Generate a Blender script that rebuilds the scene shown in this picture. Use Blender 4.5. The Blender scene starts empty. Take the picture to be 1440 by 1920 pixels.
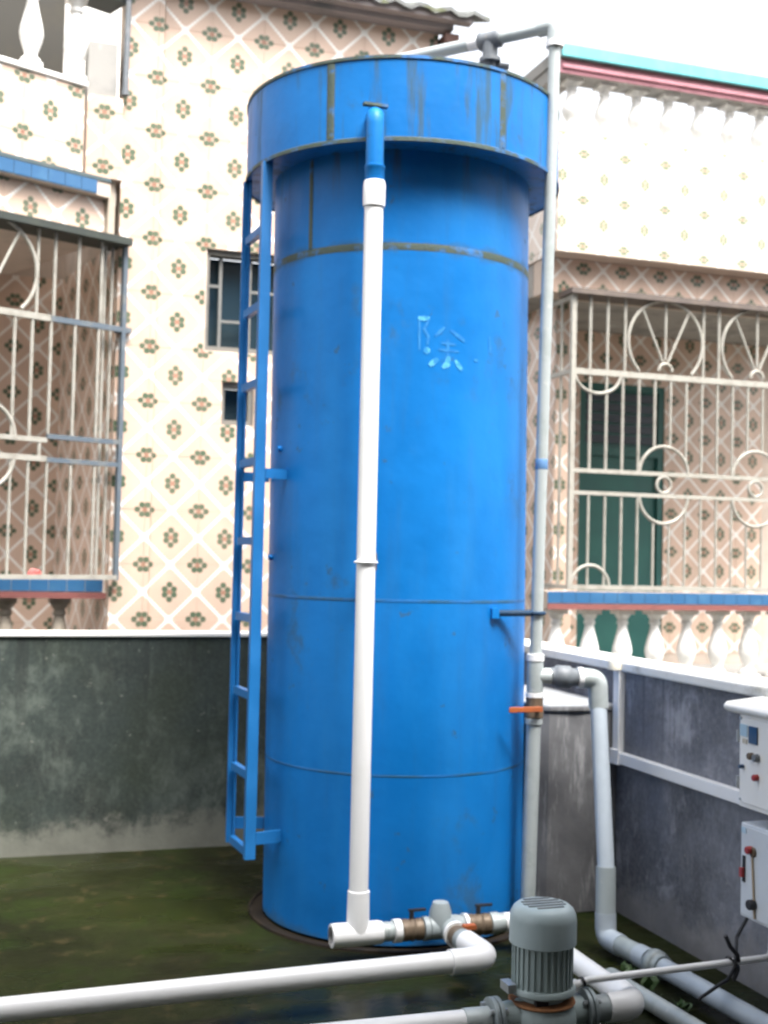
import bpy, bmesh, math, random
from mathutils import Vector, Matrix
random.seed(7)
R = math.radians
S = bpy.context.scene
COL = S.collection

# ------------------------------------------------------------------ camera
YAW, PITCH, ROLL = R(18.3), R(2.05), R(1.3)
cam_d = bpy.data.cameras.new('camera'); cam = bpy.data.objects.new('camera', cam_d); COL.objects.link(cam)
fwd = Vector((math.sin(YAW)*math.cos(PITCH), math.cos(YAW)*math.cos(PITCH), math.sin(PITCH)))
rt = Vector((math.cos(YAW), -math.sin(YAW), 0)); up = rt.cross(fwd)
r2 = rt*math.cos(ROLL) + up*math.sin(ROLL); u2 = -rt*math.sin(ROLL) + up*math.cos(ROLL)
m = Matrix((r2, u2, -fwd)).transposed().to_4x4(); m.translation = Vector((0, 0, 1.5))
cam.matrix_world = m
cam_d.sensor_fit = 'VERTICAL'; cam_d.sensor_height = 36; cam_d.sensor_width = 27
cam_d.lens = 2300*36/1920; cam_d.clip_start = .05; cam_d.clip_end = 500
cam_d.dof.use_dof = True; cam_d.dof.focus_distance = 2.2; cam_d.dof.aperture_fstop = 5.2
S.camera = cam

# ------------------------------------------------------------------ sky, sun, exposure
SUN_EL, SUN_AZ = R(61), R(165)          # azimuth clockwise from +y: behind the camera, to the right
wd = bpy.data.worlds.new('World'); S.world = wd; wd.use_nodes = True
wt = wd.node_tree; bg = wt.nodes['Background']
sky = wt.nodes.new('ShaderNodeTexSky'); sky.sky_type = 'NISHITA'; sky.sun_disc = False
sky.sun_elevation = SUN_EL; sky.sun_rotation = SUN_AZ
sky.dust_density = 6; sky.air_density = 1.0; sky.ozone_density = 1.0
hs = wt.nodes.new('ShaderNodeHueSaturation'); hs.inputs['Saturation'].default_value = .22
wt.links.new(sky.outputs[0], hs.inputs['Color']); wt.links.new(hs.outputs[0], bg.inputs['Color'])
bg.inputs['Strength'].default_value = .15
sl = bpy.data.lights.new('sun', 'SUN'); so = bpy.data.objects.new('sun', sl); COL.objects.link(so)
sl.energy = 1.5; sl.angle = R(20); sl.color = (1, .97, .93)
sd = Vector((math.sin(SUN_AZ)*math.cos(SUN_EL), math.cos(SUN_AZ)*math.cos(SUN_EL), math.sin(SUN_EL)))
so.rotation_euler = sd.to_track_quat('Z', 'Y').to_euler(); so.location = (3, -4, 8)
S.view_settings.view_transform = 'Standard'; S.view_settings.look = 'None'
S.view_settings.exposure = 2.0; S.view_settings.gamma = 1; S.view_settings.use_curve_mapping = False

OPP = 8.0  # height of the added house, set for how much sky it blocks
SHADE_PORCH = 2.5  # front edge of the added porch, set to shade the tank foot
# ------------------------------------------------------------------ object helpers
ROOT = {}
def top(o):
    while o.parent: o = o.parent
    return o
def thing(name, label, cat, loc=(0, 0, 0), group=None):
    o = bpy.data.objects.new(name, None); COL.objects.link(o); o.location = loc
    o.empty_display_size = .1; o['label'] = label; o['category'] = cat
    if group: o['group'] = group
    ROOT[o] = Vector(loc); return o
def link_mesh(name, me, mat, parent, loc=None):
    o = bpy.data.objects.new(name, me); COL.objects.link(o)
    if parent: o.parent = parent
    if loc is not None: o.location = loc
    if mat and not me.materials: me.materials.append(mat)
    return o
def part(name, g, mat, parent=None, bevel=0, label=None, kind=None):
    """link a builder's mesh (world coordinates) as one object under parent"""
    off = ROOT[top(parent)] if parent else Vector((0, 0, 0))
    bm = g.bm
    bmesh.ops.translate(bm, verts=bm.verts, vec=-off)
    bmesh.ops.recalc_face_normals(bm, faces=bm.faces)
    me = bpy.data.meshes.new(name); bm.to_mesh(me); bm.free()
    o = link_mesh(name, me, mat, parent)
    if bevel:
        b = o.modifiers.new('bevel', 'BEVEL'); b.width = bevel; b.segments = 2; b.limit_method = 'ANGLE'; b.angle_limit = R(40)
    if label: o['label'] = label
    if kind: o['kind'] = kind
    return o
def copy_part(src, loc, parent=None):
    c = src.copy(); COL.objects.link(c); c.parent = parent or src.parent; c.location = loc; return c

def fillet(path, rad, n=6):
    P = [Vector(p) for p in path]; out = [P[0]]
    for i in range(1, len(P)-1):
        a = (P[i-1]-P[i]); b = (P[i+1]-P[i]); la, lb = a.length, b.length; a /= la; b /= lb
        ang = a.angle(b)
        if ang > R(175): out.append(P[i]); continue
        d = min(rad/math.tan(ang/2), la*.49, lb*.49)
        p0, p1 = P[i]+a*d, P[i]+b*d
        for k in range(n+1):
            t = k/n; out.append(p0*(1-t)**2 + P[i]*2*t*(1-t) + p1*t*t)
    out.append(P[-1]); return out

class G:
    def __init__(s): s.bm = bmesh.new()
    def quad(s, *pts):
        return s.bm.faces.new([s.bm.verts.new(p) for p in pts])
    def box(s, x0, y0, z0, x1, y1, z1, M=None):
        c = [Vector((x, y, z)) for z in (z0, z1) for y in (y0, y1) for x in (x0, x1)]
        if M is not None: c = [M @ p for p in c]
        v = [s.bm.verts.new(p) for p in c]
        for f in ((0, 2, 3, 1), (4, 5, 7, 6), (0, 1, 5, 4), (2, 6, 7, 3), (0, 4, 6, 2), (1, 3, 7, 5)):
            s.bm.faces.new([v[i] for i in f])
        return s
    def prism(s, poly, z0, z1, M=None):
        lo = [Vector((x, y, z0)) for x, y in poly]; hi = [Vector((x, y, z1)) for x, y in poly]
        if M is not None: lo = [M @ p for p in lo]; hi = [M @ p for p in hi]
        a = [s.bm.verts.new(p) for p in lo]; b = [s.bm.verts.new(p) for p in hi]; n = len(a)
        s.bm.faces.new(a[::-1]); s.bm.faces.new(b)
        for i in range(n): s.bm.faces.new((a[i], a[(i+1) % n], b[(i+1) % n], b[i]))
        return s
    def tube(s, path, r, seg=20, cap=True, smooth=True):
        P = [Vector(p) for p in path]; n = len(P)
        rs = r if isinstance(r, (list, tuple)) else [r]*n
        T = [(P[min(i+1, n-1)]-P[max(i-1, 0)]).normalized() for i in range(n)]
        ref = Vector((0, 0, 1)) if abs(T[0].z) < .9 else Vector((1, 0, 0))
        u = T[0].cross(ref).normalized(); rings = []
        for i in range(n):
            u = (u - T[i]*u.dot(T[i])).normalized(); w = T[i].cross(u)
            rings.append([s.bm.verts.new(P[i] + (u*math.cos(2*math.pi*k/seg) + w*math.sin(2*math.pi*k/seg))*rs[i]) for k in range(seg)])
        for i in range(n-1):
            for k in range(seg):
                f = s.bm.faces.new((rings[i][k], rings[i][(k+1) % seg], rings[i+1][(k+1) % seg], rings[i+1][k])); f.smooth = smooth
        if cap:
            for ring in (rings[0], rings[-1]):
                s.bm.faces.new([s.bm.verts.new(v.co) for v in ring])
        return s
    def ring(s, c, r, t, axis='z', seg=40, a0=0, a1=360, ts=8, u=None, w=None):
        """torus or arc of radius r and tube radius t in the plane spanned by u,w"""
        c = Vector(c)
        if u is None: u, w = {'z': (Vector((1, 0, 0)), Vector((0, 1, 0))), 'y': (Vector((1, 0, 0)), Vector((0, 0, 1))), 'x': (Vector((0, 1, 0)), Vector((0, 0, 1)))}[axis]
        full = abs(a1-a0) >= 360
        pts = [c + u*r*math.cos(R(a0+(a1-a0)*k/seg)) + w*r*math.sin(R(a0+(a1-a0)*k/seg)) for k in range(seg+1)]
        return s.tube(pts, t, ts, cap=not full)
    def lathe(s, prof, c=(0, 0, 0), axis='z', seg=32, fn=None, sharp=35):
        """prof: list of (r, h); splits hard corners so that they shade crisply"""
        c = Vector(c)
        A = {'z': lambda r, h, t: Vector((r*math.cos(t), r*math.sin(t), h)), 'x': lambda r, h, t: Vector((h, r*math.cos(t), r*math.sin(t))), 'y': lambda r, h, t: Vector((r*math.cos(t), h, r*math.sin(t)))}[axis]
        def mk(r, h):
            out = []
            for k in range(seg):
                p = c + A(r, h, 2*math.pi*k/seg)
                out.append(s.bm.verts.new(fn(p) if fn else p))
            return out
        prev = mk(*prof[0])
        for i in range(1, len(prof)):
            cur = mk(*prof[i])
            for k in range(seg):
                k2 = (k+1) % seg
                vs = []
                for v in (prev[k], prev[k2], cur[k2], cur[k]):
                    vs.append(v)
                if prof[i-1][0] < 1e-6: vs = [prev[0], cur[k2], cur[k]]
                if prof[i][0] < 1e-6: vs = [prev[k], prev[k2], cur[0]]
                try: f = s.bm.faces.new(vs); f.smooth = True
                except ValueError: pass
            if i < len(prof)-1:
                d0 = Vector((prof[i][0]-prof[i-1][0], prof[i][1]-prof[i-1][1])); d1 = Vector((prof[i+1][0]-prof[i][0], prof[i+1][1]-prof[i][1]))
                prev = mk(*prof[i]) if d0.angle(d1) > R(sharp) else cur
        return s

def axisM(origin, ang):        # local x along the wall, local -y towards the viewer, z up
    return Matrix.Translation(Vector(origin)) @ Matrix.Rotation(ang, 4, 'Z')

# ------------------------------------------------------------------ material helpers
class NT:
    def __init__(s, name):
        s.mat = bpy.data.materials.new(name); s.mat.use_nodes = True
        s.t = s.mat.node_tree; s.b = s.t.nodes['Principled BSDF']
    def new(s, typ, **kw):
        n = s.t.nodes.new('ShaderNode'+typ)
        for k, v in kw.items(): setattr(n, k, v)
        return n
    def put(s, sock, v):
        if hasattr(v, 'is_output') or isinstance(v, bpy.types.NodeSocket): s.t.links.new(v, sock)
        elif isinstance(v, (tuple, list)) and len(v) == 3 and sock.type == 'RGBA': sock.default_value = (*v, 1)
        else: sock.default_value = v
    def m(s, op, a, b=None, c=None, clamp=False):
        n = s.new('Math', operation=op, use_clamp=clamp)
        for i, v in enumerate((a, b, c)):
            if v is not None: s.put(n.inputs[i], v)
        return n.outputs[0]
    def pos(s): return s.new('NewGeometry').outputs['Position']
    def obj(s): return s.new('TexCoord').outputs['Object']
    def scale(s, vec, sc):
        n = s.new('Mapping'); s.put(n.inputs['Vector'], vec); n.inputs['Scale'].default_value = sc; return n.outputs[0]
    def noise(s, vec, sc, det=4, rough=.55, dist=0):
        n = s.new('TexNoise'); s.put(n.inputs['Vector'], vec); n.inputs['Scale'].default_value = sc
        n.inputs['Detail'].default_value = det; n.inputs['Roughness'].default_value = rough; n.inputs['Distortion'].default_value = dist
        return n.outputs['Fac']
    def step(s, x, lo, hi):
        n = s.new('MapRange', interpolation_type='SMOOTHSTEP'); s.put(n.inputs['Value'], x)
        s.put(n.inputs['From Min'], lo); s.put(n.inputs['From Max'], hi); n.inputs['To Min'].default_value = 0; n.inputs['To Max'].default_value = 1
        return n.outputs[0]
    def mix(s, f, a, b, typ='MIX'):
        n = s.new('Mix', data_type='RGBA', blend_type=typ); s.put(n.inputs['Factor'], f)
        s.put(n.inputs[6], a); s.put(n.inputs[7], b); return n.outputs[2]
    def xyz(s, v):
        n = s.new('SeparateXYZ'); s.put(n.inputs[0], v); return n.outputs
    def bump(s, h, st=.3, dist=.004):
        n = s.new('Bump'); s.put(n.inputs['Height'], h); n.inputs['Strength'].default_value = st; n.inputs['Distance'].default_value = dist
        s.t.links.new(n.outputs[0], s.b.inputs['Normal'])
    def out(s, color, rough=.6, metal=0, spec=None):
        s.put(s.b.inputs['Base Color'], color); s.put(s.b.inputs['Roughness'], rough); s.put(s.b.inputs['Metallic'], metal)
        if spec is not None: s.b.inputs['Specular IOR Level'].default_value = spec
        return s.mat

def worn(name, c1, c2, sc=6, lo=.45, hi=.7, rough=.55, metal=0, bump=.15, spots=None, spot_sc=25, spot_lo=.66, spec=None, vary_rough=.1):
    n = NT(name); p = n.pos()
    f = n.step(n.noise(p, sc, 5), lo, hi); c = n.mix(f, c1, c2)
    if spots:
        g = n.step(n.noise(p, spot_sc, 5, .6), spot_lo, spot_lo+.1); c = n.mix(g, c, spots)
    h = n.noise(p, 60, 4)
    n.bump(h, bump, .002)
    r = n.m('MULTIPLY_ADD', f, vary_rough, rough)
    return n.out(c, r, metal, spec)

def tile_mat(name, base, line, petal, core, gloss=.25, dirt=.12, fsize=1.0):
    n = NT(name); uv = n.new('TexCoord').outputs['UV']; x, y, _ = n.xyz(uv)
    a = n.m('ABSOLUTE', n.m('SUBTRACT', n.m('FRACT', n.m('ADD', x, 40.5)), .5)); b = n.m('ABSOLUTE', n.m('SUBTRACT', n.m('FRACT', n.m('ADD', y, 40.5)), .5))
    c = n.m('SUBTRACT', .5, a); d = n.m('SUBTRACT', .5, b)
    def dist(px, py, qx, qy):
        return n.m('SQRT', n.m('ADD', n.m('POWER', n.m('ABSOLUTE', n.m('SUBTRACT', px, qx)), 2), n.m('POWER', n.m('ABSOLUTE', n.m('SUBTRACT', py, qy)), 2)))
    def flower(p, q):         # long axis along q
        return n.m('MINIMUM', dist(p, q, 0, .135*fsize), dist(p, q, .085*fsize, .052*fsize))
    fl = n.m('MINIMUM', flower(a, b), flower(d, c))
    fm = n.m('SUBTRACT', 1, n.step(fl, .046*fsize, .064*fsize))
    co = n.m('MINIMUM', dist(a, b, 0, 0), dist(c, d, 0, 0))
    cm = n.m('SUBTRACT', 1, n.step(co, .035*fsize, .06*fsize))
    q = n.m('SUBTRACT', n.m('ADD', a, b), .5); aq = n.m('ABSOLUTE', q)
    bead = n.m('ABSOLUTE', n.m('SINE', n.m('MULTIPLY', n.m('SUBTRACT', a, b), 2*math.pi*5)))
    w = n.m('MULTIPLY_ADD', n.m('POWER', bead, .8), .030, .010)
    lm = n.m('SUBTRACT', 1, n.step(aq, w, n.m('ADD', w, .015)))
    nd = n.m('MINIMUM', dist(c, b, 0, 0), dist(a, d, 0, 0))
    nm = n.m('SUBTRACT', 1, n.step(nd, .065, .085)); lm = n.m('MAXIMUM', lm, nm)
    p = n.pos()
    mott = n.noise(p, 5, 4); col = n.mix(n.step(mott, .3, .75), base, tuple(v*.86 for v in base))
    col = n.mix(n.m('MULTIPLY', lm, .92), col, line)
    col = n.mix(n.m('MULTIPLY', cm, .85), col, core)
    col = n.mix(n.m('MULTIPLY', fm, .9), col, petal)
    rnd = n.new('ObjectInfo').outputs['Random']
    col = n.mix(n.m('MULTIPLY', rnd, .10), col, (.5, .38, .28))
    grime = n.step(n.noise(n.scale(p, (3, 3, .5)), 3, 5), .55, .8)
    col = n.mix(n.m('MULTIPLY', grime, dirt), col, (.25, .2, .14))
    n.bump(n.noise(p, 30, 2), .05, .002)
    return n.out(col, n.m('MULTIPLY_ADD', mott, .15, gloss))

TILE = tile_mat('printed_wall_tile', (.62, .45, .35), (.84, .82, .78), (.022, .080, .040), (.30, .13, .08))
TILE2 = tile_mat('bright_lit_small_print_tile', (.66, .55, .46), (.84, .82, .78), (.10, .17, .09), (.42, .25, .15), fsize=.72)  # smaller print; base and petals paled to paint in strong light
GROUT = worn('grout', (.52, .43, .36), (.44, .37, .31), rough=.9)
WHITEWASH = worn('white_plaster', (.82, .80, .76), (.70, .69, .65), 3, rough=.85, spots=(.45, .45, .4), spot_sc=5, spot_lo=.68)
BALUST = worn('white_painted_cement', (.72, .71, .68), (.58, .58, .54), 9, .5, .8, rough=.6, spots=(.42, .42, .36), spot_sc=14, spot_lo=.7)
CYAN = worn('cyan_painted_rail', (.11, .43, .47), (.14, .47, .50), 8, rough=.5)
PINK = worn('pink_painted_rail', (.50, .22, .26), (.42, .19, .22), 8, rough=.6)
BLUETILE = worn('blue_glazed_tile', (.028, .105, .225), (.04, .13, .25), 9, rough=.3, spec=.5)
REDBAND = worn('dull_red_band', (.20, .068, .06), (.14, .05, .045), 8, rough=.6)
CONC = worn('bare_concrete', (.30, .29, .27), (.20, .20, .19), 4, rough=.85, spots=(.42, .42, .40), spot_sc=9, spot_lo=.6, bump=.4)
ROOFT = worn('grey_roof_tile', (.13, .135, .13), (.20, .21, .20), 5, rough=.8, spots=(.10, .11, .055), spot_sc=11, spot_lo=.55, bump=.4)
BROWN = worn('brown_timber', (.14, .075, .06), (.09, .05, .04), 6, rough=.7)
CREAM = worn('cream_painted_bar', (.33, .315, .275), (.25, .235, .20), 14, rough=.45, spots=(.36, .25, .16), spot_sc=30, spot_lo=.67)
DULLBAR = worn('weathered_blue_grey_bar', (.085, .11, .135), (.14, .15, .15), 12, rough=.55, spots=(.2, .12, .08), spot_sc=30)
DARKBAR = worn('dark_green_grey_steel', (.025, .032, .027), (.04, .047, .036), 10, rough=.6)
DOOR = worn('dark_green_door', (.012, .085, .075), (.016, .10, .085), 4, rough=.45)
LOUVRE = worn('dark_louvre', (.012, .022, .035), (.02, .03, .045), 6, rough=.4)
GLASS = worn('dark_window_glass', (.02, .035, .045), (.03, .045, .05), 3, rough=.12, bump=.02)
PVC = worn('white_pvc', (.80, .80, .80), (.74, .74, .73), 5, .5, .8, rough=.3, bump=.03, spots=(.5, .47, .4), spot_sc=9, spot_lo=.72)
PVCG = worn('grey_pvc', (.30, .34, .35), (.25, .285, .29), 7, rough=.38, bump=.05, spots=(.42, .43, .42), spot_sc=18, spot_lo=.64)
GALV = worn('galvanised_pipe', (.42, .46, .46), (.35, .39, .385), 10, rough=.45, metal=.25, bump=.08, spots=(.5, .52, .5), spot_sc=22, spot_lo=.62)
SUPPLY = worn('pale_blue_grey_pvc', (.37, .42, .47), (.32, .365, .41), 6, rough=.35, bump=.04, spots=(.36, .36, .33), spot_sc=14, spot_lo=.68)
UNION = worn('dark_grey_union', (.13, .145, .16), (.19, .20, .21), 18, rough=.5, spots=(.26, .22, .17), spot_sc=20, spot_lo=.62)
BRASS = worn('tarnished_brass', (.17, .125, .085), (.12, .085, .055), 16, rough=.5, metal=.3, spots=(.24, .19, .14), spot_sc=30, spot_lo=.6)
ORANGE = worn('orange_lever', (.40, .105, .03), (.32, .08, .025), 20, rough=.5, spots=(.2, .06, .03), spot_sc=30)
BLACK = worn('black_rubber', (.015, .015, .018), (.025, .025, .03), 12, rough=.5)
RUST = worn('rust', (.26, .11, .04), (.15, .07, .035), 20, rough=.8, bump=.4)
PUMPM = worn('pump_grey_green', (.33, .40, .40), (.29, .35, .35), 10, rough=.4, spots=(.2, .11, .05), spot_sc=14, spot_lo=.70)
PUMPT = worn('motor_cowl_grey', (.38, .46, .48), (.33, .41, .43), 10, rough=.35, spots=(.17, .13, .09), spot_sc=18, spot_lo=.70)
FLANGE = worn('flange_steel', (.25, .29, .30), (.19, .22, .23), 14, rough=.45, metal=.3)
BOLT = worn('bolt_steel', (.55, .58, .6), (.4, .42, .44), 14, rough=.35, metal=.6)
CABW = worn('white_enamel', (.85, .84, .81), (.80, .79, .75), 4, rough=.35, bump=.03)
BOXG = worn('pale_grey_enamel', (.62, .66, .70), (.56, .60, .64), 4, rough=.35, bump=.03)
PRINT = worn('dark_print', (.03, .07, .14), (.05, .09, .16), 10, rough=.3)
PALEBL = worn('pale_blue_print', (.40, .55, .65), (.45, .58, .68), 10, rough=.4)
REDBTN = worn('red_plastic', (.36, .035, .03), (.30, .03, .03), 10, rough=.35)
LEAF = worn('weed_leaf', (.030, .065, .014), (.045, .09, .02), 20, rough=.55)
REDCLOTH = worn('red_cloth', (.5, .08, .07), (.62, .30, .28), 14, rough=.8)
EARTH = worn('earth', (.09, .08, .06), (.06, .055, .04), 2, rough=.9)

def tank_paint():
    n = NT('blue_tank_paint'); p = n.obj()
    base = n.mix(n.step(n.noise(p, 1.7, 5, .6), .3, .7), (.002, .122, .385), (.005, .162, .49))
    chalk = n.step(n.noise(n.scale(p, (2, 2, .45)), 2.2, 6, .6), .42, .74)
    base = n.mix(n.m('MULTIPLY', chalk, .28), base, (.022, .225, .56))
    x, y, z = n.xyz(p)
    region = n.step(n.noise(p, 1.5, 3), .46, .62)
    blot = n.m('MULTIPLY', n.step(n.noise(n.scale(p, (1, 1, .7)), 5.5, 7, .68), .53, .66), region)
    fine = n.step(n.noise(p, 20, 6, .66), .63, .72)
    spots = n.step(n.noise(n.scale(p, (1, 1, .8)), 9, 5, .6), .66, .70)
    streak = n.step(n.noise(n.scale(p, (9, 9, .8)), 1.6, 6, .65), .50, .68)
    high = n.m('ADD', n.m('MULTIPLY', n.step(z, 2.85, 3.1), .9), .12)
    mk = n.m('MAXIMUM', n.m('MULTIPLY', blot, .48), n.m('MULTIPLY', n.m('MULTIPLY', fine, region), .45))
    mk = n.m('MAXIMUM', mk, n.m('MULTIPLY', spots, .5))
    mk = n.m('MAXIMUM', mk, n.m('MULTIPLY', n.m('MULTIPLY', streak, high), .75))
    near = n.m('SUBTRACT', 1, n.step(n.m('ABSOLUTE', n.m('SUBTRACT', z, 2.707)), .0, n.m('MULTIPLY_ADD', n.noise(p, 7, 6, .7), .16, -.045)))
    mk = n.m('MAXIMUM', mk, n.m('MULTIPLY', near, .6))
    foot = n.m('SUBTRACT', 1, n.step(z, .0, n.m('MULTIPLY_ADD', n.noise(p, 8, 6, .7), .22, -.06)))
    mk = n.m('MAXIMUM', mk, n.m('MULTIPLY', foot, .6))
    col = n.mix(mk, base, (.048, .080, .066))
    n.bump(n.noise(p, 3.2, 4), .35, .02)
    return n.out(col, n.m('MULTIPLY_ADD', mk, .25, n.m('MULTIPLY_ADD', chalk, .12, .42)), 0, .2)
BLUE = tank_paint()
def seam_mat():
    n = NT('rusty_weld_seam'); p = n.obj()
    f = n.step(n.noise(p, 9, 6, .65), .30, .52)
    c = n.mix(f, (.01, .17, .52), n.mix(n.noise(p, 30, 3), (.035, .07, .065), (.058, .072, .045)))
    n.bump(n.noise(p, 70, 3), .6, .004); return n.out(c, .65)
SEAM = seam_mat()
def seam_faint():
    n = NT('painted_weld_seam'); p = n.obj()
    f = n.step(n.noise(p, 7, 6, .65), .35, .65)
    c = n.mix(f, (.003, .115, .35), (.012, .085, .18)); n.bump(n.noise(p, 70, 3), .4, .003); return n.out(c, .55)
SEAMF = seam_faint()
LADDER = worn('blue_ladder_paint', (.008, .125, .35), (.010, .145, .40), 7, rough=.42, spots=(.05, .09, .10), spot_sc=18, spot_lo=.68)
CHALK = worn('chalk_mark', (.075, .36, .62), (.015, .20, .49), 34, .42, .58, rough=.8)
CHALKF = worn('faint_chalk_mark', (.012, .185, .48), (.004, .145, .44), 34, .4, .6, rough=.8)

def wall_paint(name, dark, smear, grey, algae):
    n = NT(name); p = n.pos(); x, y, z = n.xyz(p)
    n1 = n.noise(p, 2.0, 8, .68); col = n.mix(n.step(n1, .38, .62), tuple(v*.75 for v in dark), tuple(v*1.7 for v in dark))
    col = n.mix(n.m('MULTIPLY', n.step(n.noise(p, 1.7, 4), .45, .7), .6), col, algae)
    s1 = n.m('MULTIPLY', n.step(n.noise(n.scale(p, (1, 1, .7)), 5.0, 9, .74, .25), .47, .66), n.step(n.noise(p, 2.2, 4), .33, .60))
    s2 = n.step(n.noise(n.scale(p, (2.2, 2.2, .35)), 6, 7, .7), .55, .80)
    s3 = n.step(n.noise(p, 30, 3, .6), .69, .73)
    s4 = n.noise(p, 55, 4, .7)
    col = n.mix(n.m('MULTIPLY', s1, .72), col, smear); col = n.mix(n.m('MULTIPLY', s2, .4), col, smear); col = n.mix(n.m('MULTIPLY', n.step(s4, .35, .75), .18), col, smear)
    col = n.mix(n.m('MULTIPLY', s3, .35), col, (.34, .33, .28))
    drip = n.m('MULTIPLY', n.step(n.noise(n.scale(p, (6, 6, .25)), 3, 4, .6), .52, .68), n.step(z, .45, 1.05)); col = n.mix(n.m('MULTIPLY', drip, .6), col, tuple(v*.55 for v in dark))
    edge = n.m('MULTIPLY_ADD', n.noise(p, 5, 9, .75), .55, -.13)
    low = n.m('SUBTRACT', 1, n.step(z, n.m('SUBTRACT', edge, .07), n.m('ADD', edge, .05)))
    col = n.mix(n.m('MULTIPLY', low, .8), col, n.mix(n.noise(p, 11, 5), grey, tuple(v*.55 for v in grey)))
    n.bump(n.noise(p, 14, 7, .65), .5, .006)
    return n.out(col, .7)
PARB = wall_paint('dark_painted_cement_green', (.012, .018, .0155), (.105, .125, .105), (.20, .20, .165), (.017, .025, .011))
PARR = wall_paint('dark_painted_cement_grey', (.092, .096, .110), (.42, .42, .45), (.30, .29, .29), (.125, .13, .145))
def cap_mat():
    n = NT('white_wall_cap'); p = n.pos()
    f = n.step(n.noise(p, 7, 6, .6), .56, .75); c = n.mix(f, (.80, .79, .75), (.5, .48, .42)); n.bump(n.noise(p, 30, 5), .3, .004); return n.out(c, .75)
CAP = cap_mat()
def block_mat():
    n = NT('splashed_concrete'); p = n.pos(); x, y, z = n.xyz(p)
    c = n.mix(n.step(n.noise(p, 3, 6), .35, .7), (.075, .075, .08), (.14, .14, .145))
    s = n.step(n.noise(n.scale(p, (3, 3, .5)), 4.0, 8, .7), .50, .64); c = n.mix(n.m('MULTIPLY', s, .85), c, (.27, .27, .275))
    t = n.step(z, .868, .882); c = n.mix(t, c, n.mix(n.noise(p, 8, 5), (.22, .23, .24), (.33, .34, .35)))
    n.bump(n.noise(p, 18, 6), .5, .006); return n.out(c, .8)
BLOCKM = block_mat()
def floor_mat():
    n = NT('wet_mossy_concrete'); p = n.pos()
    a = n.step(n.noise(p, 1.1, 6, .6), .35, .65); c = n.mix(a, (.007, .008, .002), (.015, .019, .004))
    moss = n.step(n.noise(p, 2.6, 7, .65), .48, .68); c = n.mix(n.m('MULTIPLY', moss, .55), c, (.014, .026, .003))
    brown = n.step(n.noise(n.scale(p, (1.1, 1, 1)), 6.5, 9, .72), .54, .66); c = n.mix(n.m('MULTIPLY', brown, .5), c, (.050, .038, .016))
    dark = n.step(n.noise(p, 8.0, 5, .6), .56, .72); c = n.mix(n.m('MULTIPLY', dark, .6), c, (.012, .010, .005))
    wet = n.step(n.noise(n.scale(p, (.8, 1.3, 1)), 1.7, 4, .5), .44, .60)
    grit = n.noise(p, 90, 3, .7); c = n.mix(n.m('MULTIPLY', n.step(grit, .58, .70), .45), c, (.05, .045, .025))
    n.bump(n.m('MULTIPLY', n.m('ADD', n.noise(p, 16, 7, .65), n.m('MULTIPLY', grit, .25)), n.m('SUBTRACT', 1.15, wet)), .5, .012)
    r = n.m('MULTIPLY_ADD', wet, -.42, .62)
    return n.out(c, r, 0, .12)
FLOORM = floor_mat()

# ------------------------------------------------------------------ ground
g = G(); g.quad((-60, -60, -.006), (60, -60, -.006), (60, 60, -.006), (-60, 60, -.006))
part('ground', g, EARTH, kind='structure')
g = G(); nx = 24
g.box(-3.2, -.6, -.004, 2.655, 6.26, 0)
part('yard_floor', g, FLOORM, kind='structure')

# ------------------------------------------------------------------ tile laying
_tile_cache = {}
def tile_mesh(w, h, u0, v0, per, mat=None, gap=.0006, depth=.006):
    key = (round(w, 3), round(h, 3), round(u0, 3), round(v0, 3), round(per, 3), mat.name)
    if key in _tile_cache: return _tile_cache[key]
    bm = bmesh.new(); uvl = bm.loops.layers.uv.new('UVMap')
    x0, x1, z0, z1 = gap, w-gap, gap, h-gap; e = min(.0012, w*.2, h*.2)
    F = [(x0+e, -depth, z0+e), (x1-e, -depth, z0+e), (x1-e, -depth, z1-e), (x0+e, -depth, z1-e)]
    Mm = [(x0, -depth+e, z0), (x1, -depth+e, z0), (x1, -depth+e, z1), (x0, -depth+e, z1)]
    B = [(x0, 0, z0), (x1, 0, z0), (x1, 0, z1), (x0, 0, z1)]
    vf, vm, vb = ([bm.verts.new(p) for p in L] for L in (F, Mm, B))
    fs = [bm.faces.new(vf)]
    for i in range(4):
        j = (i+1) % 4
        fs.append(bm.faces.new((vm[i], vm[j], vf[j], vf[i]))); fs.append(bm.faces.new((vb[i], vb[j], vm[j], vm[i])))
    for f in fs:
        for l in f.loops: l[uvl].uv = (u0 + l.vert.co.x/per, v0 + l.vert.co.z/per)
    me = bpy.data.meshes.new('wall_tile'); bm.to_mesh(me); bm.free(); me.materials.append(mat)
    _tile_cache[key] = me; return me
def cut(rect, hole):
    a0, b0, a1, b1 = rect; c0, d0, c1, d1 = hole
    if a1 <= c0+1e-4 or a0 >= c1-1e-4 or b1 <= d0+1e-4 or b0 >= d1-1e-4: return [rect]
    out = []
    if b0 < d0: out.append((a0, b0, a1, d0))
    if b1 > d1: out.append((a0, d1, a1, b1))
    m0, m1 = max(b0, d0), min(b1, d1)
    if a0 < c0: out.append((a0, m0, c0, m1))
    if a1 > c1: out.append((c1, m0, a1, m1))
    return out
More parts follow.
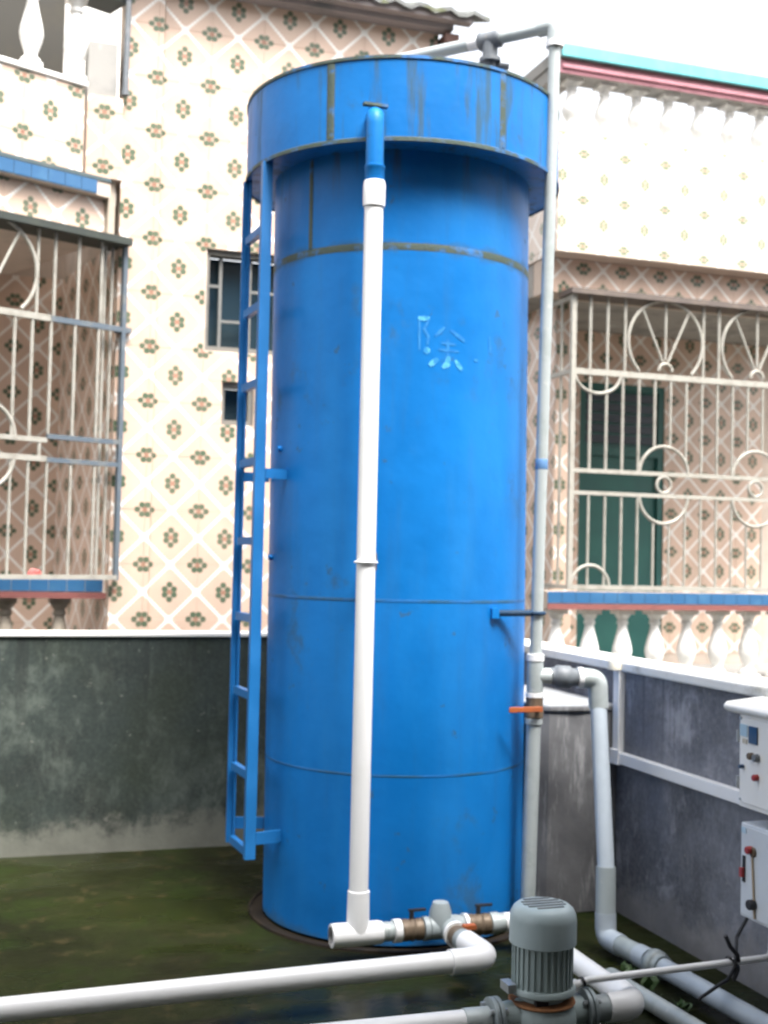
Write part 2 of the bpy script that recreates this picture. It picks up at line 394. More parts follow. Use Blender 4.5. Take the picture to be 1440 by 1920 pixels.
def lay_tiles(parent, origin, ang, u0, z0, u1, z1, per=.308, pu=0, pz=0, holes=(), mat=None):
    mat = mat or TILE
    """tiles on the vertical plane through origin; u runs along ang; tile centre sits at (pu, pz)"""
    off = ROOT[top(parent)]; ca, sa = math.cos(ang), math.sin(ang)
    i0 = math.floor((u0-pu)/per+.5); k0 = math.floor((z0-pz)/per+.5)
    i = i0
    while pu+(i-.5)*per < u1-1e-4:
        k = k0
        while pz+(k-.5)*per < z1-1e-4:
            r = (max(u0, pu+(i-.5)*per), max(z0, pz+(k-.5)*per), min(u1, pu+(i+.5)*per), min(z1, pz+(k+.5)*per))
            rs = [r]
            for h in holes: rs = [q for x in rs for q in cut(x, h)]
            for (a0, b0, a1, b1) in rs:
                if a1-a0 < .012 or b1-b0 < .012: continue
                me = tile_mesh(a1-a0, b1-b0, (a0-(pu+i*per))/per, (b0-(pz+k*per))/per, per, mat)
                o = bpy.data.objects.new('wall_tile', me); COL.objects.link(o); o.parent = parent
                o.location = Vector((origin[0]+ca*a0, origin[1]+sa*a0, b0)) - off
                o.rotation_euler = (R(random.uniform(-.12, .12)), 0, ang + R(random.uniform(-.12, .12)))
            k += 1
        i += 1
def holed(g, M, u0, z0, u1, z1, t, holes):
    us = sorted({u0, u1, *[h[0] for h in holes], *[h[2] for h in holes]}); zs = sorted({z0, z1, *[h[1] for h in holes], *[h[3] for h in holes]})
    for a, b in zip(us, us[1:]):
        run = None
        for c, d in zip(zs, zs[1:]):
            inside = any(h[0]-1e-6 <= a and b <= h[2]+1e-6 and h[1]-1e-6 <= c and d <= h[3]+1e-6 for h in holes)
            if inside: continue
            g.box(a, 0, c, b, t, d, M)
    return g
def blue_strip(parent, M, u0, u1, z0, z1, w=.098):
    """row of small glazed tiles, each an object"""
    me = None; off = ROOT[top(parent)]; ang = M.to_euler().z; u = u0; n = int((u1-u0)/w)
    g = G(); g.box(.0015, -.006, .0015, w-.0015, 0, z1-z0-.0015)
    me = bpy.data.meshes.new('blue_tile'); bmesh.ops.recalc_face_normals(g.bm, faces=g.bm.faces); g.bm.to_mesh(me); g.bm.free(); me.materials.append(BLUETILE)
    for k in range(n):
        o = bpy.data.objects.new('blue_tile', me); COL.objects.link(o); o.parent = parent
        o.location = (M @ Vector((u0+k*w, 0, z0))) - off; o.rotation_euler = (R(random.uniform(-.6, .6)), 0, ang)

# baluster mesh, shared
def baluster_mesh(h):
    g = G(); s = h/.46
    prof = [(0, .03), (.052, .03), (.056, .045), (.05, .06), (.036, .07), (.033, .085), (.045, .115), (.058, .15), (.064, .185), (.061, .215), (.05, .26), (.037, .31), (.03, .345), (.028, .36), (.036, .366), (.038, .376), (.032, .386), (.03, .395), (.042, .410), (.05, .425), (.05, .43), (0, .43)]
    g.lathe([(r, z*s) for r, z in prof], seg=20, sharp=50)
    g.box(-.06, -.06, 0, .06, .06, .03*s); g.box(-.058, -.058, .43*s, .058, .058, .46*s)
    bmesh.ops.recalc_face_normals(g.bm, faces=g.bm.faces)
    me = bpy.data.meshes.new('baluster'); g.bm.to_mesh(me); g.bm.free(); me.materials.append(BALUST); return me
BAL = baluster_mesh(.455); BALS = baluster_mesh(.335); BALT = baluster_mesh(.50)
BALSH = BAL.copy(); BALSH.materials[0] = worn('shade_tinted_cement', (.30, .26, .21), (.20, .17, .13), 9, rough=.8)  # baluster copy darkened to paint in the shade at the left loggia
def put_balusters(parent, me, pts):
    off = ROOT[top(parent)]
    for p in pts:
        o = bpy.data.objects.new('baluster', me); COL.objects.link(o); o.parent = parent; o.location = Vector(p)-off
        o.rotation_euler = (0, 0, R(random.uniform(-3, 3)))

# ------------------------------------------------------------------ LEFT HOUSE
H1 = thing('tiled_house', 'tall flowered peach tile house with barred balcony window, left of and behind the blue tank', 'house', (1.6, 7.1, 0))
W1 = (1.205, 2.66, 1.80, 3.25); W2 = (1.312, 2.236, 1.50, 2.486)
M7 = axisM((0, 7.0, 0), 0)
g = G(); holed(g, M7, .70, 0, 2.60, 4.80, .22, [W1, W2]); mw = part('wall', g, GROUT, H1)
lay_tiles(mw, (0, 7.0), 0, .925, 1.0, 2.60, 4.80, .308, 1.042, 1.268, [W1, W2])
g = G(); g.box(.70, 6.978, 0, .921, 6.9985, 4.80); pil = part('corner_pilaster', g, GROUT, H1)
lay_tiles(pil, (0, 6.978), 0, .70, 1.0, .921, 4.80, .308, 1.042-.308, 1.268)
# windows
def window(W, bars_v, bars_h):
    x0, z0, x1, z1 = W
    g = G(); f = .03
    g.box(x0, 7.02, z0, x1, 7.10, z0+f); g.box(x0, 7.02, z1-f, x1, 7.10, z1); g.box(x0, 7.02, z0+f, x0+.02, 7.10, z1-f); g.box(x1-f, 7.02, z0+f, x1, 7.10, z1-f)
    w = part('window', g, worn('window_frame_grey', (.16, .15, .13), (.11, .11, .10), 10, rough=.6), H1)
    g = G(); g.box(x0+.02, 7.12, z0+f, x1-f, 7.128, z1-f); part('pane', g, GLASS, w)
    g = G()
    for x, a, b in bars_v: g.box(x-.009, 7.05, a, x+.009, 7.07, b)
    for z, a, b in bars_h: g.box(a, 7.052, z-.008, b, 7.068, z+.008)
    if bars_v or bars_h: part('window_bar', g, worn('window_bar_grey', (.16, .16, .15), (.12, .12, .11), 12, rough=.5), w)
window(W1, [(1.296, 2.69, 3.22), (1.47, 2.69, 3.22)], [(3.047, 1.225, 1.287), (2.845, 1.305, 1.461), (3.03, 1.479, 1.77)])
window(W2, [], [])
# return wall beside the loggia, loggia back and shell
P0, P1 = Vector((.698, 7.02)), Vector((.474, 8.15)); dv = P1-P0; angr = math.atan2(-dv.y, -dv.x)
Mr = axisM((P1.x, P1.y, 0), angr)
g = G(); g.box(0, 0, 0, dv.length, .12, 3.46, Mr); rw = part('return_wall', g, GROUT, H1)
lay_tiles(rw, (P1.x, P1.y), angr, 0, .78, dv.length, 3.24, .30, .1, 1.75)
g = G(); g.box(-1.6, 8.15, 0, .50, 8.3, 3.46); lb = part('loggia_back_wall', g, GROUT, H1)
lay_tiles(lb, (0, 8.15), 0, -1.0, .78, .47, 3.24, .295, .325, 1.754)
# curved balcony front in short straight runs: polyline shared by grille, lintel, blue band and parapet
BA, BB = Vector((.056, 6.636)), Vector((.733, 6.932)); angL = math.atan2(BB.y-BA.y, BB.x-BA.x)
ML = axisM((BA.x, BA.y, 0), angL); LL = (BB-BA).length            # local x: 0..LL between the two measured points
g = G(); g.box(-1.3, .10, 3.24, LL-.06, 1.5, 3.46, ML); lin = part('lintel', g, GROUT, H1)
lay_tiles(lin, tuple((ML @ Vector((0, .10, 0)))[:2]), angL, -1.0, 3.24, LL-.085, 3.46, .308, LL-.22, 3.33)
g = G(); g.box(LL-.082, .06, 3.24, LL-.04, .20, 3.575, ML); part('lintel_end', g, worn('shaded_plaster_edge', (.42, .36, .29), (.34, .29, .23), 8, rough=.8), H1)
g = G(); g.box(-1.3, .035, 3.462, LL-.085, 1.5, 3.565, ML); slab = part('balcony_slab', g, GROUT, H1)
g = G(); g.box(-1.3, .028, 3.545, LL-.085, .0345, 3.567, ML); part('slab_edge', g, worn('dark_slab_edge', (.05, .08, .09), (.08, .10, .10), 9, rough=.6), H1)
blue_strip(slab, ML @ Matrix.Translation((0, .034, 0)), -.9, LL-.083, 3.468, 3.543, .098)
g = G(); g.box(-1.3, .05, 3.567, LL-.255, .20, 4.04, ML); up1 = part('balcony_parapet', g, GROUT, H1)
lay_tiles(up1, tuple((ML @ Vector((0, .05, 0)))[:2]), angL, -.9, 3.567, LL-.255, 4.04, .308, LL-.455, 3.86)
g = G(); g.box(.50, 6.93, 3.567, .697, 7.2, 4.03); pr = part('balcony_pier', g, GROUT, H1)
lay_tiles(pr, (0, 6.93), 0, .50, 3.567, .697, 4.03, .308, .595-.154, 3.94-.154)
g = G(); g.box(.50, 6.95, 4.032, .66, 7.2, 4.34); part('pier_top', g, CONC, H1)
g = G(); g.box(-1.3, .03, 4.042, LL-.24, .22, 4.075, ML); bal = part('balustrade_base', g, BALUST, H1, bevel=.008)
put_balusters(bal, BALT, [ML @ Vector((u, .125, 4.077)) for u in (LL-.28, LL-.54, LL-.80, LL-1.06, LL-1.32)])
g = G(); g.box(-1.3, .03, 4.58, LL-.02, .22, 4.66, ML); part('balcony_handrail', g, DARKBAR, H1)
g = G(); g.box(-1.6, 8.0, 3.57, .9, 8.15, 5.6); part('upper_back_wall', g, WHITEWASH, H1)
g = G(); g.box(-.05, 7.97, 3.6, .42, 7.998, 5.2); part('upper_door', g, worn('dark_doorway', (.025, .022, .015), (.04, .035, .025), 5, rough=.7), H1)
# lower loggia front
M7b = axisM((0, 7.03, 0), 0)
g = G(); g.box(-1.6, 7.03, 1.225, .697, 7.22, 1.33); led = part('loggia_ledge', g, GROUT, H1)
blue_strip(led, M7b, -.9, .68, 1.262, 1.332, .0985)
g = G(); g.box(-1.6, 7.022, 1.224, .697, 7.0295, 1.258); part('red_band', g, REDBAND, H1)
put_balusters(led, BALSH, [(x, 7.13, .768) for x in (.45, .16, -.13)])
g = G(); g.box(-1.6, 7.0, .55, .69, 8.15, .766); part('loggia_floor', g, CONC, H1)
g = G(); g.box(-1.6, 7.04, 0, .69, 7.2, .549); part('base_wall', g, CONC, H1)
# grilles share one builder: a panel in local (u, z) on the plane given by M
BARS = {}
def bar(parent, M, u, z0, z1, r=.0095, mat=CREAM):
    key = (round(z1-z0, 3), r, mat.name)
    if key not in BARS:
        g = G(); g.tube([(0, 0, 0), (0, 0, z1-z0)], r, 10); bmesh.ops.recalc_face_normals(g.bm, faces=g.bm.faces)
        me = bpy.data.meshes.new('bar'); g.bm.to_mesh(me); g.bm.free(); me.materials.append(mat); BARS[key] = me
    o = bpy.data.objects.new('bar', BARS[key]); COL.objects.link(o); o.parent = parent
    o.location = (M @ Vector((u, 0, z0))) - ROOT[top(parent)]
def arc(parent, M, u, z, r, a0, a1, t=.009, name='scroll', sz=1.0, mat=CREAM):
    g = G(); n = 28
    g.tube([M @ Vector((u+r*math.cos(R(a0+(a1-a0)*k/n)), -.004, z+sz*r*math.sin(R(a0+(a1-a0)*k/n)))) for k in range(n+1)], t, 8)
    return part(name, g, mat, parent)
def rod(parent, M, a, b, t=.009, name='spoke', mat=CREAM):
    g = G(); g.tube([M @ Vector((a[0], -.002, a[1])), M @ Vector((b[0], -.002, b[1]))], t, 8); return part(name, g, mat, parent)
def rail(parent, M, u0, u1, z, h, mat=CREAM, d=.012, dy=0):
    g = G(); g.box(u0, -d+dy, z-h/2, u1, d+dy, z+h/2, M); return part('grille_rail', g, mat, parent)
def motif(gr, M, u, zmid, zr1, zr2, ztop):
    a = math.degrees(math.asin(.195/.275))
    arc(gr, M, u, zmid+.205, .275, -a, 180+a, .011, 'arch')
    rod(gr, M, (u, zmid+.09), (u, ztop)); rod(gr, M, (u-.02, zmid+.08), (u-.17, zmid+.41)); rod(gr, M, (u+.02, zmid+.08), (u+.17, zmid+.41))
    arc(gr, M, u, zmid+.02, .048, 0, 180, .012, 'hub')
    arc(gr, M, u, zr1, .18, 0, 180, .011); arc(gr, M, u, zr2, .18, 180, 360, .011)
    arc(gr, M, u, (zr1+zr2)/2, .052, 0, 360, .011, 'small_ring')
# left grille
MG = ML
frame = G(); f0 = -1.0
frame.box(f0, -.015, 1.335, LL+.0, .015, 1.36, MG)
gl = part('window_grille', frame, CREAM, H1)
g = G(); g.box(f0, -.06, 3.195, LL+.012, .15, 3.235, MG); part('grille_canopy', g, DARKBAR, gl)
g = G(); g.box(LL-.012, -.014, 1.33, LL+.012, .014, 3.194, MG); part('corner_post', g, DULLBAR, gl)
for u in (LL-.045, LL-.09): bar(gl, MG @ Matrix.Translation((0, .06, 0)), u, 1.36, 3.195, .009)
rail(gl, MG, LL-.437, LL+.05, 2.728, .030, DULLBAR); rail(gl, MG, f0, LL-.439, 2.728, .034)
rail(gl, MG, LL-.437, LL-.013, 2.097, .026, DULLBAR); rail(gl, MG, f0, LL-.439, 2.075, .026)
rail(gl, MG, LL-.437, LL-.013, 1.972, .026, DULLBAR); rail(gl, MG, f0, LL-.439, 1.975, .030)
for d in (.143, .281, .421, .520): bar(gl, MG, LL-d, 2.745, 3.195)
for d in (.150, .292, .432, .539, .637, .735, .84): bar(gl, MG, LL-d, 2.11 if d < .44 else 2.088, 2.713 if d < .44 else 2.711)
for d in (.150, .292, .432, .539, .637, .735, .84): bar(gl, MG, LL-d, 1.36, 1.958, .0085)
rod(gl, MG, (LL-.48, 1.99), (LL-.48, 2.062), .010, 'link_bar')
motif(gl, MG, LL-.80, 2.745, 2.075, 1.975, 3.195)
g = G(); g.box(.688, 6.935, 2.71, .76, 6.962, 2.745); part('wall_fixing', g, DULLBAR, gl)
# eave
g = G(); random.seed(3)
bmr = g
def eave_pt(u, t, z): return Vector((u, 7.22 - t, z))
n = 60
for k in range(n):
    x0 = -.2 + k*3.06/n; x1 = x0+3.06/n
    c0 = .018*math.sin(x0*2*math.pi/.17); c1 = .018*math.sin(x1*2*math.pi/.17)
    pts = []
    for x, c in ((x0, c0), (x1, c1)):
        lip = .2
        pts.append(((x, 7.4, 5.05+c), (x, 7.0-lip, 4.80+c), (x, 7.0-lip, 4.775+c), (x, 7.4, 5.02+c)))
    for a in range(4):
        b = (a+1) % 4; g.quad(pts[0][a], pts[1][a], pts[1][b], pts[0][b])
roof = part('roof', g, ROOFT, H1)
g = G(); g.box(-.2, 6.90, 4.72, 2.66, 6.998, 4.795); g.box(-.2, 6.83, 4.75, 2.76, 6.899, 4.80); part('eave_soffit', g, worn('stained_soffit', (.33, .29, .29), (.22, .21, .21), 5, rough=.85), roof)
g = G(); g.box(2.605, 6.9, 4.64, 2.70, 7.05, 4.70); part('eave_bracket', g, BROWN, roof, bevel=.006)

# downpipe at the corner between balcony and wall
dp = thing('drain_pipe', 'thin dark grey pipe running down beside the white balusters at top left', 'pipe', (.705, 6.94, 4.05))
g = G(); g.tube([(.705, 6.93, 4.05), (.717, 6.93, 5.4)], .017, 12); part('pipe', g, UNION, dp)
g = G(); g.lathe([(.022, 0), (.022, .03)], (.705, 6.93, 4.05), seg=12); part('collar', g, UNION, dp)

# ------------------------------------------------------------------ RIGHT HOUSE
H2 = thing('tiled_house', 'tiled house with cyan and pink roof rail and white barred balcony at right', 'house', (4.7, 7.6, 0))
X1 = 6.2
g = G(); g.box(3.435, 7.0, 3.46, X1, 7.2, 4.24); uw = part('upper_wall', g, GROUT, H2)
lay_tiles(uw, (0, 7.0), 0, 3.435, 3.462, 5.6, 4.24, .298, 3.757, 3.952, mat=TILE2)
g = G(); g.box(3.435, 7.2, 3.46, 3.62, 7.62, 4.24); us = part('upper_side_wall', g, GROUT, H2)
lay_tiles(us, (3.435, 7.62), -math.pi/2, 0, 3.462, .62, 4.24, .298, .1, 3.952, mat=TILE2)
g = G(); g.box(3.43, 7.02, 4.242, X1, 7.18, 4.27); rb = part('roof_balustrade', g, BALUST, H2)
put_balusters(rb, BALS, [(3.56+.238*k, 7.09, 4.271) for k in range(10)])
g = G(); g.box(3.425, 6.985, 4.607, X1, 7.17, 4.69); g.box(3.425, 7.172, 4.607, 3.60, 7.58, 4.69); part('roof_slab', g, CONC, H2)
g = G(); g.box(3.42, 6.972, 4.60, X1, 6.984, 4.688); part('pink_rail', g, PINK, H2, bevel=.004)
g = G(); g.box(3.43, 6.955, 4.628, X1, 6.971, 4.655); part('pink_moulding', g, PINK, H2, bevel=.006)
g = G(); g.box(3.415, 6.955, 4.694, X1, 7.19, 4.772); g.box(3.415, 7.192, 4.694, 3.62, 7.62, 4.772); part('roof_rail_core', g, CONC, H2)
g = G(); g.box(3.413, 6.93, 4.692, X1, 6.954, 4.774); part('cyan_rail', g, CYAN, H2, bevel=.005)
# body behind: side wall facing left, loggia
g = G(); g.box(3.66, 7.45, 0, 3.80, 9.4, 4.24); sw = part('side_wall', g, GROUT, H2)
lay_tiles(sw, (3.66, 9.0), -math.pi/2, 0, .8, 1.55, 3.46, .305, .2, 1.7)
lay_tiles(sw, (0, 7.45), 0, 3.662, .8, 3.80, 3.24, .305, 3.7, 1.7)
g = G(); g.box(3.44, 7.16, 3.235, X1, 7.36, 3.458); ln = part('lintel', g, GROUT, H2)
lay_tiles(ln, (0, 7.16), 0, 3.44, 3.235, 5.6, 3.458, .285, 3.70-.14, 3.40-.14)
g = G(); g.box(3.44, 7.37, 3.24, X1, 9.4, 3.455); part('loggia_ceiling', g, CONC, H2)
DR = (4.283, .735, 5.01, 2.85)
g = G(); holed(g, axisM((0, 8.3, 0), 0), 3.801, 0, X1, 3.238, .2, [DR]); lbw = part('loggia_back_wall', g, GROUT, H2)
lay_tiles(lbw, (0, 8.3), 0, 3.805, .8, 5.9, 3.236, .292, 5.225, 1.729, [DR])
g = G(); g.box(DR[0], 8.33, DR[1], DR[2], 8.37, DR[3]); dr = part('door', g, DOOR, H2)
g = G(); g.box(DR[0], 8.302, DR[1], DR[0]+.05, 8.329, DR[3]); g.box(DR[2]-.05, 8.302, DR[1], DR[2], 8.329, DR[3]); g.box(DR[0]+.05, 8.302, DR[3]-.05, DR[2]-.05, 8.329, DR[3]); g.box(DR[0]+.05, 8.302, 2.30, DR[2]-.05, 8.329, 2.37); part('door_frame', g, DOOR, dr)
for k in range(5):
    g = G(); z = 2.40+k*.08; g.box(DR[0]+.055, 8.318, z, DR[2]-.055, 8.326, z+.06, None); part('louvre', g, LOUVRE, dr)
g = G(); g.box(3.45, 7.0, .45, X1, 8.3, .715); part('loggia_floor', g, CONC, H2)
g = G(); g.box(3.46, 7.03, 0, X1, 7.2, .449); part('base_wall', g, CONC, H2)
M72 = axisM((0, 6.985, 0), 0)
g = G(); g.box(3.40, 6.985, 1.195, X1, 7.2, 1.302); led = part('balcony_ledge', g, GROUT, H2)
blue_strip(led, M72, 3.40, 5.7, 1.228, 1.303, .0985)
g = G(); g.box(3.40, 6.975, 1.190, X1, 6.984, 1.224); part('red_band', g, REDBAND, H2)
put_balusters(led, BAL, [(3.515+.2385*k, 7.09, .733) for k in range(10)])
g = G(); g.box(3.44, 7.0, .716, X1, 7.18, .7325); part('balustrade_base', g, BALUST, H2)
# right grille
MR = axisM((0, 7.0, 0), 0); XE = 6.1
frame = G(); frame.box(3.54, -.015, 1.315, XE, .015, 1.345, MR)
gr = part('window_grille', frame, CREAM, H2)
g = G(); g.box(3.52, -.05, 3.195, XE, .155, 3.23, MR); part('grille_canopy', g, worn('brown_grey_canopy', (.10, .08, .07), (.14, .11, .09), 9, rough=.7), gr)
g = G(); g.box(3.541, -.016, 1.346, 3.572, .016, 3.194, MR); part('corner_post', g, CREAM, gr)
rail(gr, MR, 3.573, XE, 2.705, .038); rail(gr, MR, 3.573, XE, 2.072, .026); rail(gr, MR, 3.573, XE, 1.930, .024)
cs = (4.225, 4.925, 5.625)
for u in (3.678, 3.802, 3.928, 4.511, 4.629, 5.211, 5.329, 5.911): bar(gr, MR, u, 2.725, 3.195, .010)
us_ = [3.683+.1175*k for k in range(20)]
for u in us_:
    dd = min(abs(u-c) for c in cs); z0 = 2.086; z1 = 1.917
    if dd < .17:
        hgt = math.sqrt(.18**2-dd*dd); z0 = round(2.072+hgt, 2); z1 = round(1.930-hgt, 2)
    bar(gr, MR, u, z0, 2.685, .0095); bar(gr, MR, u, 1.346, z1, .0085)
for c in cs: motif(gr, MR, c, 2.725, 2.072, 1.930, 3.195)
arc(gr, MR, 3.70, 1.335, .135, 0, 180, .011); arc(gr, MR, 3.735, 2.69, .16, 180, 360, .011, sz=.75)
g = G(); g.tube([(4.58, 6.985, 1.885), (4.40, 7.0, 1.90), (4.24, 6.98, 1.86), (4.12, 6.985, 1.80), (4.16, 6.985, 1.75)], .010, 8)
# return side of the grille
for y in (7.16, 7.41):
    g = G(); g.tube([(3.556, y, 1.33), (3.556, y, 3.195)], .009, 10); part('bar', g, CREAM, gr)
for z in (2.705, 1.33, 3.18):
    g = G(); g.box(3.545, 7.017, z-.014, 3.567, 7.449, z+.014); part('grille_rail', g, CREAM, gr)

# ------------------------------------------------------------------ PARAPETS
bp = thing('parapet_wall', 'long low dark green grey painted wall with thin white top behind the ladder', 'wall', (0, 6.3, 0))
g = G(); g.box(-3.2, 6.25, -.003, 2.648, 6.40, 1.065); part('wall', g, PARB, bp)
g = G(); g.box(-3.2, 6.235, 1.066, 2.62, 6.41, 1.088); part('cap', g, CAP, bp, bevel=.006)
rp = thing('parapet_wall', 'low dark grey painted wall with white top below the white balusters at right', 'wall', (2.72, 3, 0))
g = G(); g.box(2.65, -.6, -.003, 2.80, 6.40, 1.028); part('wall', g, PARR, rp)
g = G(); g.box(2.628, -.6, 1.030, 2.82, 6.415, 1.072); part('cap', g, CAP, rp, bevel=.008)

bl = thing('concrete_block', 'waist high concrete block with pale top between tank and right wall', 'plinth', (2.47, 5.1, 0))
g = G(); g.prism([(2.275, 4.80), (2.295, 4.765), (2.33, 4.745), (2.56, 4.738), (2.648, 4.73), (2.648, 5.5), (2.30, 5.5)], .0, .852); part('body', g, BLOCKM, bl, bevel=.004)
g = G(); g.prism([(2.268, 4.80), (2.29, 4.757), (2.33, 4.736), (2.45, 4.727), (2.56, 4.730), (2.647, 4.722), (2.647, 5.51), (2.29, 5.51)], .853, .885); part('top_slab', g, BLOCKM, bl, bevel=.008)

# ------------------------------------------------------------------ TANK
TX, TY, RT, RR = 1.730, 5.0, .550, .672
def lean(p): return Vector((p.x - p.z*.0082, p.y + p.z*.002, p.z))
tk = thing('water_tank', 'tall blue painted steel water tank with wider drum on top and rusty seams', 'tank', (TX, TY, 0))
def tlathe(prof, seg=96): return G().lathe(prof, (TX, TY, 0), seg=seg, fn=lean)
body = part('tank_body', tlathe([(RT, .012), (RT, 3.10)]), BLUE, tk)
part('top_drum', tlathe([(RT+.001, 3.086), (RR, 3.086), (RR, 3.408), (RR-.006, 3.410), (RR-.008, 3.405), (RR-.008, 3.121)]), BLUE, tk)
part('unseen_drum_floor', tlathe([(RR-.009, 3.12), (0, 3.12)]), worn('bounce_damping_grey', (.12, .11, .09), (.20, .18, .15), 30, rough=.8, bump=.5), tk)  # unseen floor, darkened to keep blue bounce off the top pipe
part('drum_lip', tlathe([(RR+.0005, 3.080), (RR+.006, 3.080), (RR+.006, 3.094), (RR+.0005, 3.098)]), SEAM, tk)
part('drum_rim', tlathe([(RR+.0005, 3.398), (RR+.005, 3.400), (RR+.005, 3.412), (RR-.012, 3.414)]), SEAM, tk)
part('base_ring', tlathe([(RT+.062, .0), (RT+.06, .010), (RT+.05, .011), (RT+.047, .004), (RT+.002, .003)]), worn('dark_wet_steel', (.022, .016, .010), (.010, .009, .007), 9, rough=.55, spec=.2), tk)
def wseam(z, t, mat):
    part('weld_seam', tlathe([(RT+.0005, z-t*1.5), (RT+.0012, z-t*.6), (RT+.0012, z+t*.6), (RT+.0005, z+t*1.5)]), mat, tk)
wseam(2.707, .0095, SEAM); wseam(1.327, .0045, SEAMF); wseam(.655, .0035, SEAMF)
def vseam(a, r, z0, z1, w, mat):
    g = G(); n = 14
    for k in range(n):
        za, zb = z0+(z1-z0)*k/n, z0+(z1-z0)*(k+1)/n
        def pt(da, rr, z): return lean(Vector((TX+rr*math.cos(a+da), TY+rr*math.sin(a+da), z)))
        d = w/r
        g.quad(pt(-d, r+.0005, za), pt(-d*.4, r+.0035, za), pt(-d*.4, r+.0035, zb), pt(-d, r+.0005, zb))
        g.quad(pt(-d*.4, r+.0035, za), pt(d*.4, r+.0035, za), pt(d*.4, r+.0035, zb), pt(-d*.4, r+.0035, zb))
        g.quad(pt(d*.4, r+.0035, za), pt(d, r+.0005, za), pt(d, r+.0005, zb), pt(d*.4, r+.0035, zb))
    part('weld_seam', g, mat, tk)
vseam(math.atan2(4.512-TY, 1.28-1.744), RR, 3.10, 3.397, .017, SEAM)
vseam(math.atan2(4.353-TY, 1.936-1.744), RR, 3.10, 3.397, .014, SEAM)
vseam(math.atan2(4.727-TY, 1.264-1.744), RT, 2.722, 3.085, .011, SEAM)
# overflow stub (blue) on the drum
PX, PY = 1.372, 4.352
g = G(); g.tube(fillet([(PX+.03, PY+.14, 3.165), (PX-.002, PY, 3.165), (PX-.001, PY, 2.957)], .045), .034, 20)
stub = part('overflow_stub', g, BLUE, tk)
g = G(); g.lathe([(.030, 2.885), (.0375, 2.885), (.0375, 2.95), (.0395, 2.953), (.0395, 2.962), (.034, 2.965)], (PX, PY, 0), seg=24); part('stub_socket', g, BLUE, stub)
g = G(); g.box(PX-.045, PY+.005, 3.196, PX+.05, PY+.03, 3.207); part('stub_weld', g, SEAM, stub)
# little clips and studs welded on the shell
for (px, py, z) in ((1.206, 5.0, 1.484), (1.20, 4.92, 1.93)):
    g = G(); v = Vector((px-TX, py-TY, 0)).normalized(); c = Vector((TX, TY, z))+v*RT; g.tube([c, c+v*.03], .012, 10); part('stud', g, BLUE, tk)
# ladder
XF, YF, XR, YR = 1.066, 4.82, 1.046, 5.13
g = G(); g.box(XF-.021, YF-.006, .285, XF+.021, YF+.006, 3.085); g.box(XF-.021, YF+.006, .285, XF-.014, YF+.030, 3.085)
g.box(XR-.016, YR-.006, .285, XR+.016, YR+.006, 3.085); g.box(XR+.009, YR-.030, .285, XR+.016, YR-.006, 3.085)
ld = part('ladder', g, LADDER, tk)
rv = Vector((XR-XF, YR-YF, 0)); lr = rv.length; ar = math.atan2(rv.y, rv.x)
g = G(); g.box(.031, -.014, -.016, lr-.032, .010, .016); bmesh.ops.rotate(g.bm, verts=g.bm.verts, matrix=Matrix.Rotation(ar, 3, 'Z'), cent=(0, 0, 0))
bmesh.ops.recalc_face_normals(g.bm, faces=g.bm.faces); me = bpy.data.meshes.new('rung'); g.bm.to_mesh(me); g.bm.free(); me.materials.append(LADDER)
for z in (2.820, 2.508, 2.193, 1.873, 1.549, 1.236, .927, .609, .305):
    link_mesh('rung', me, LADDER, ld, Vector((XF, YF, z))-ROOT[tk])
def bracket(a, b, h=.02, t=.006):
    a, b = Vector(a), Vector(b); d = b-a; M = Matrix.Translation(a) @ Matrix.Rotation(math.atan2(d.y, d.x), 4, 'Z')
    g = G(); g.box(0, -t, -h, d.length, t, h, M); part('ladder_bracket', g, LADDER, ld)
bracket((XF+.022, YF+.004, .365), (1.205, 4.858, .365), .024); bracket((XF+.022, YF+.004, 1.822), (1.20, 4.862, 1.822), .020)
bracket((XR+.017, YR, .365), (1.185, 5.10, .365), .024); bracket((XR+.017, YR, 1.822), (1.17, 5.10, 1.822), .020)
# hand painted character on the shell: each stroke a thin patch following the curve
def cyl_pt(a, z, dr): return lean(Vector((TX+(RT+dr)*math.cos(a), TY+(RT+dr)*math.sin(a), z)))
A_C = math.atan2(4.455-4.995, 1.631-1.744); A_D = math.atan2(4.451-4.995, 1.823-1.744)
def cpx(x, y):        # 0..1 box of the character -> angle, height
    return A_C + (A_D-A_C)*x, 2.431 - .195*y
def stroke(pts, w, mat, nm='painted_stroke'):
    g = G(); n = 10; P = [Vector(cpx(*p)) for p in pts]; line = []
    for i in range(len(P)-1):
        for k in range(n): line.append(P[i].lerp(P[i+1], k/n))
    line.append(P[-1]); N = len(line); prev = None
    for i, q in enumerate(line):
        d = (line[min(i+1, N-1)]-line[max(i-1, 0)]); d = Vector((d.x*RT, d.y)).normalized(); nrm = Vector((-d.y, d.x))
        ww = w*(.55+.45*math.sin(math.pi*min(1, max(0, (i+.7)/(N+.4)))))*random.uniform(.9, 1.1)
        a = (cyl_pt(q.x+nrm.x*ww/RT, q.y+nrm.y*ww, .0012), cyl_pt(q.x-nrm.x*ww/RT, q.y-nrm.y*ww, .0012))
        if prev: g.quad(prev[0], a[0], a[1], prev[1])
        prev = a
    part(nm, g, mat, tk)
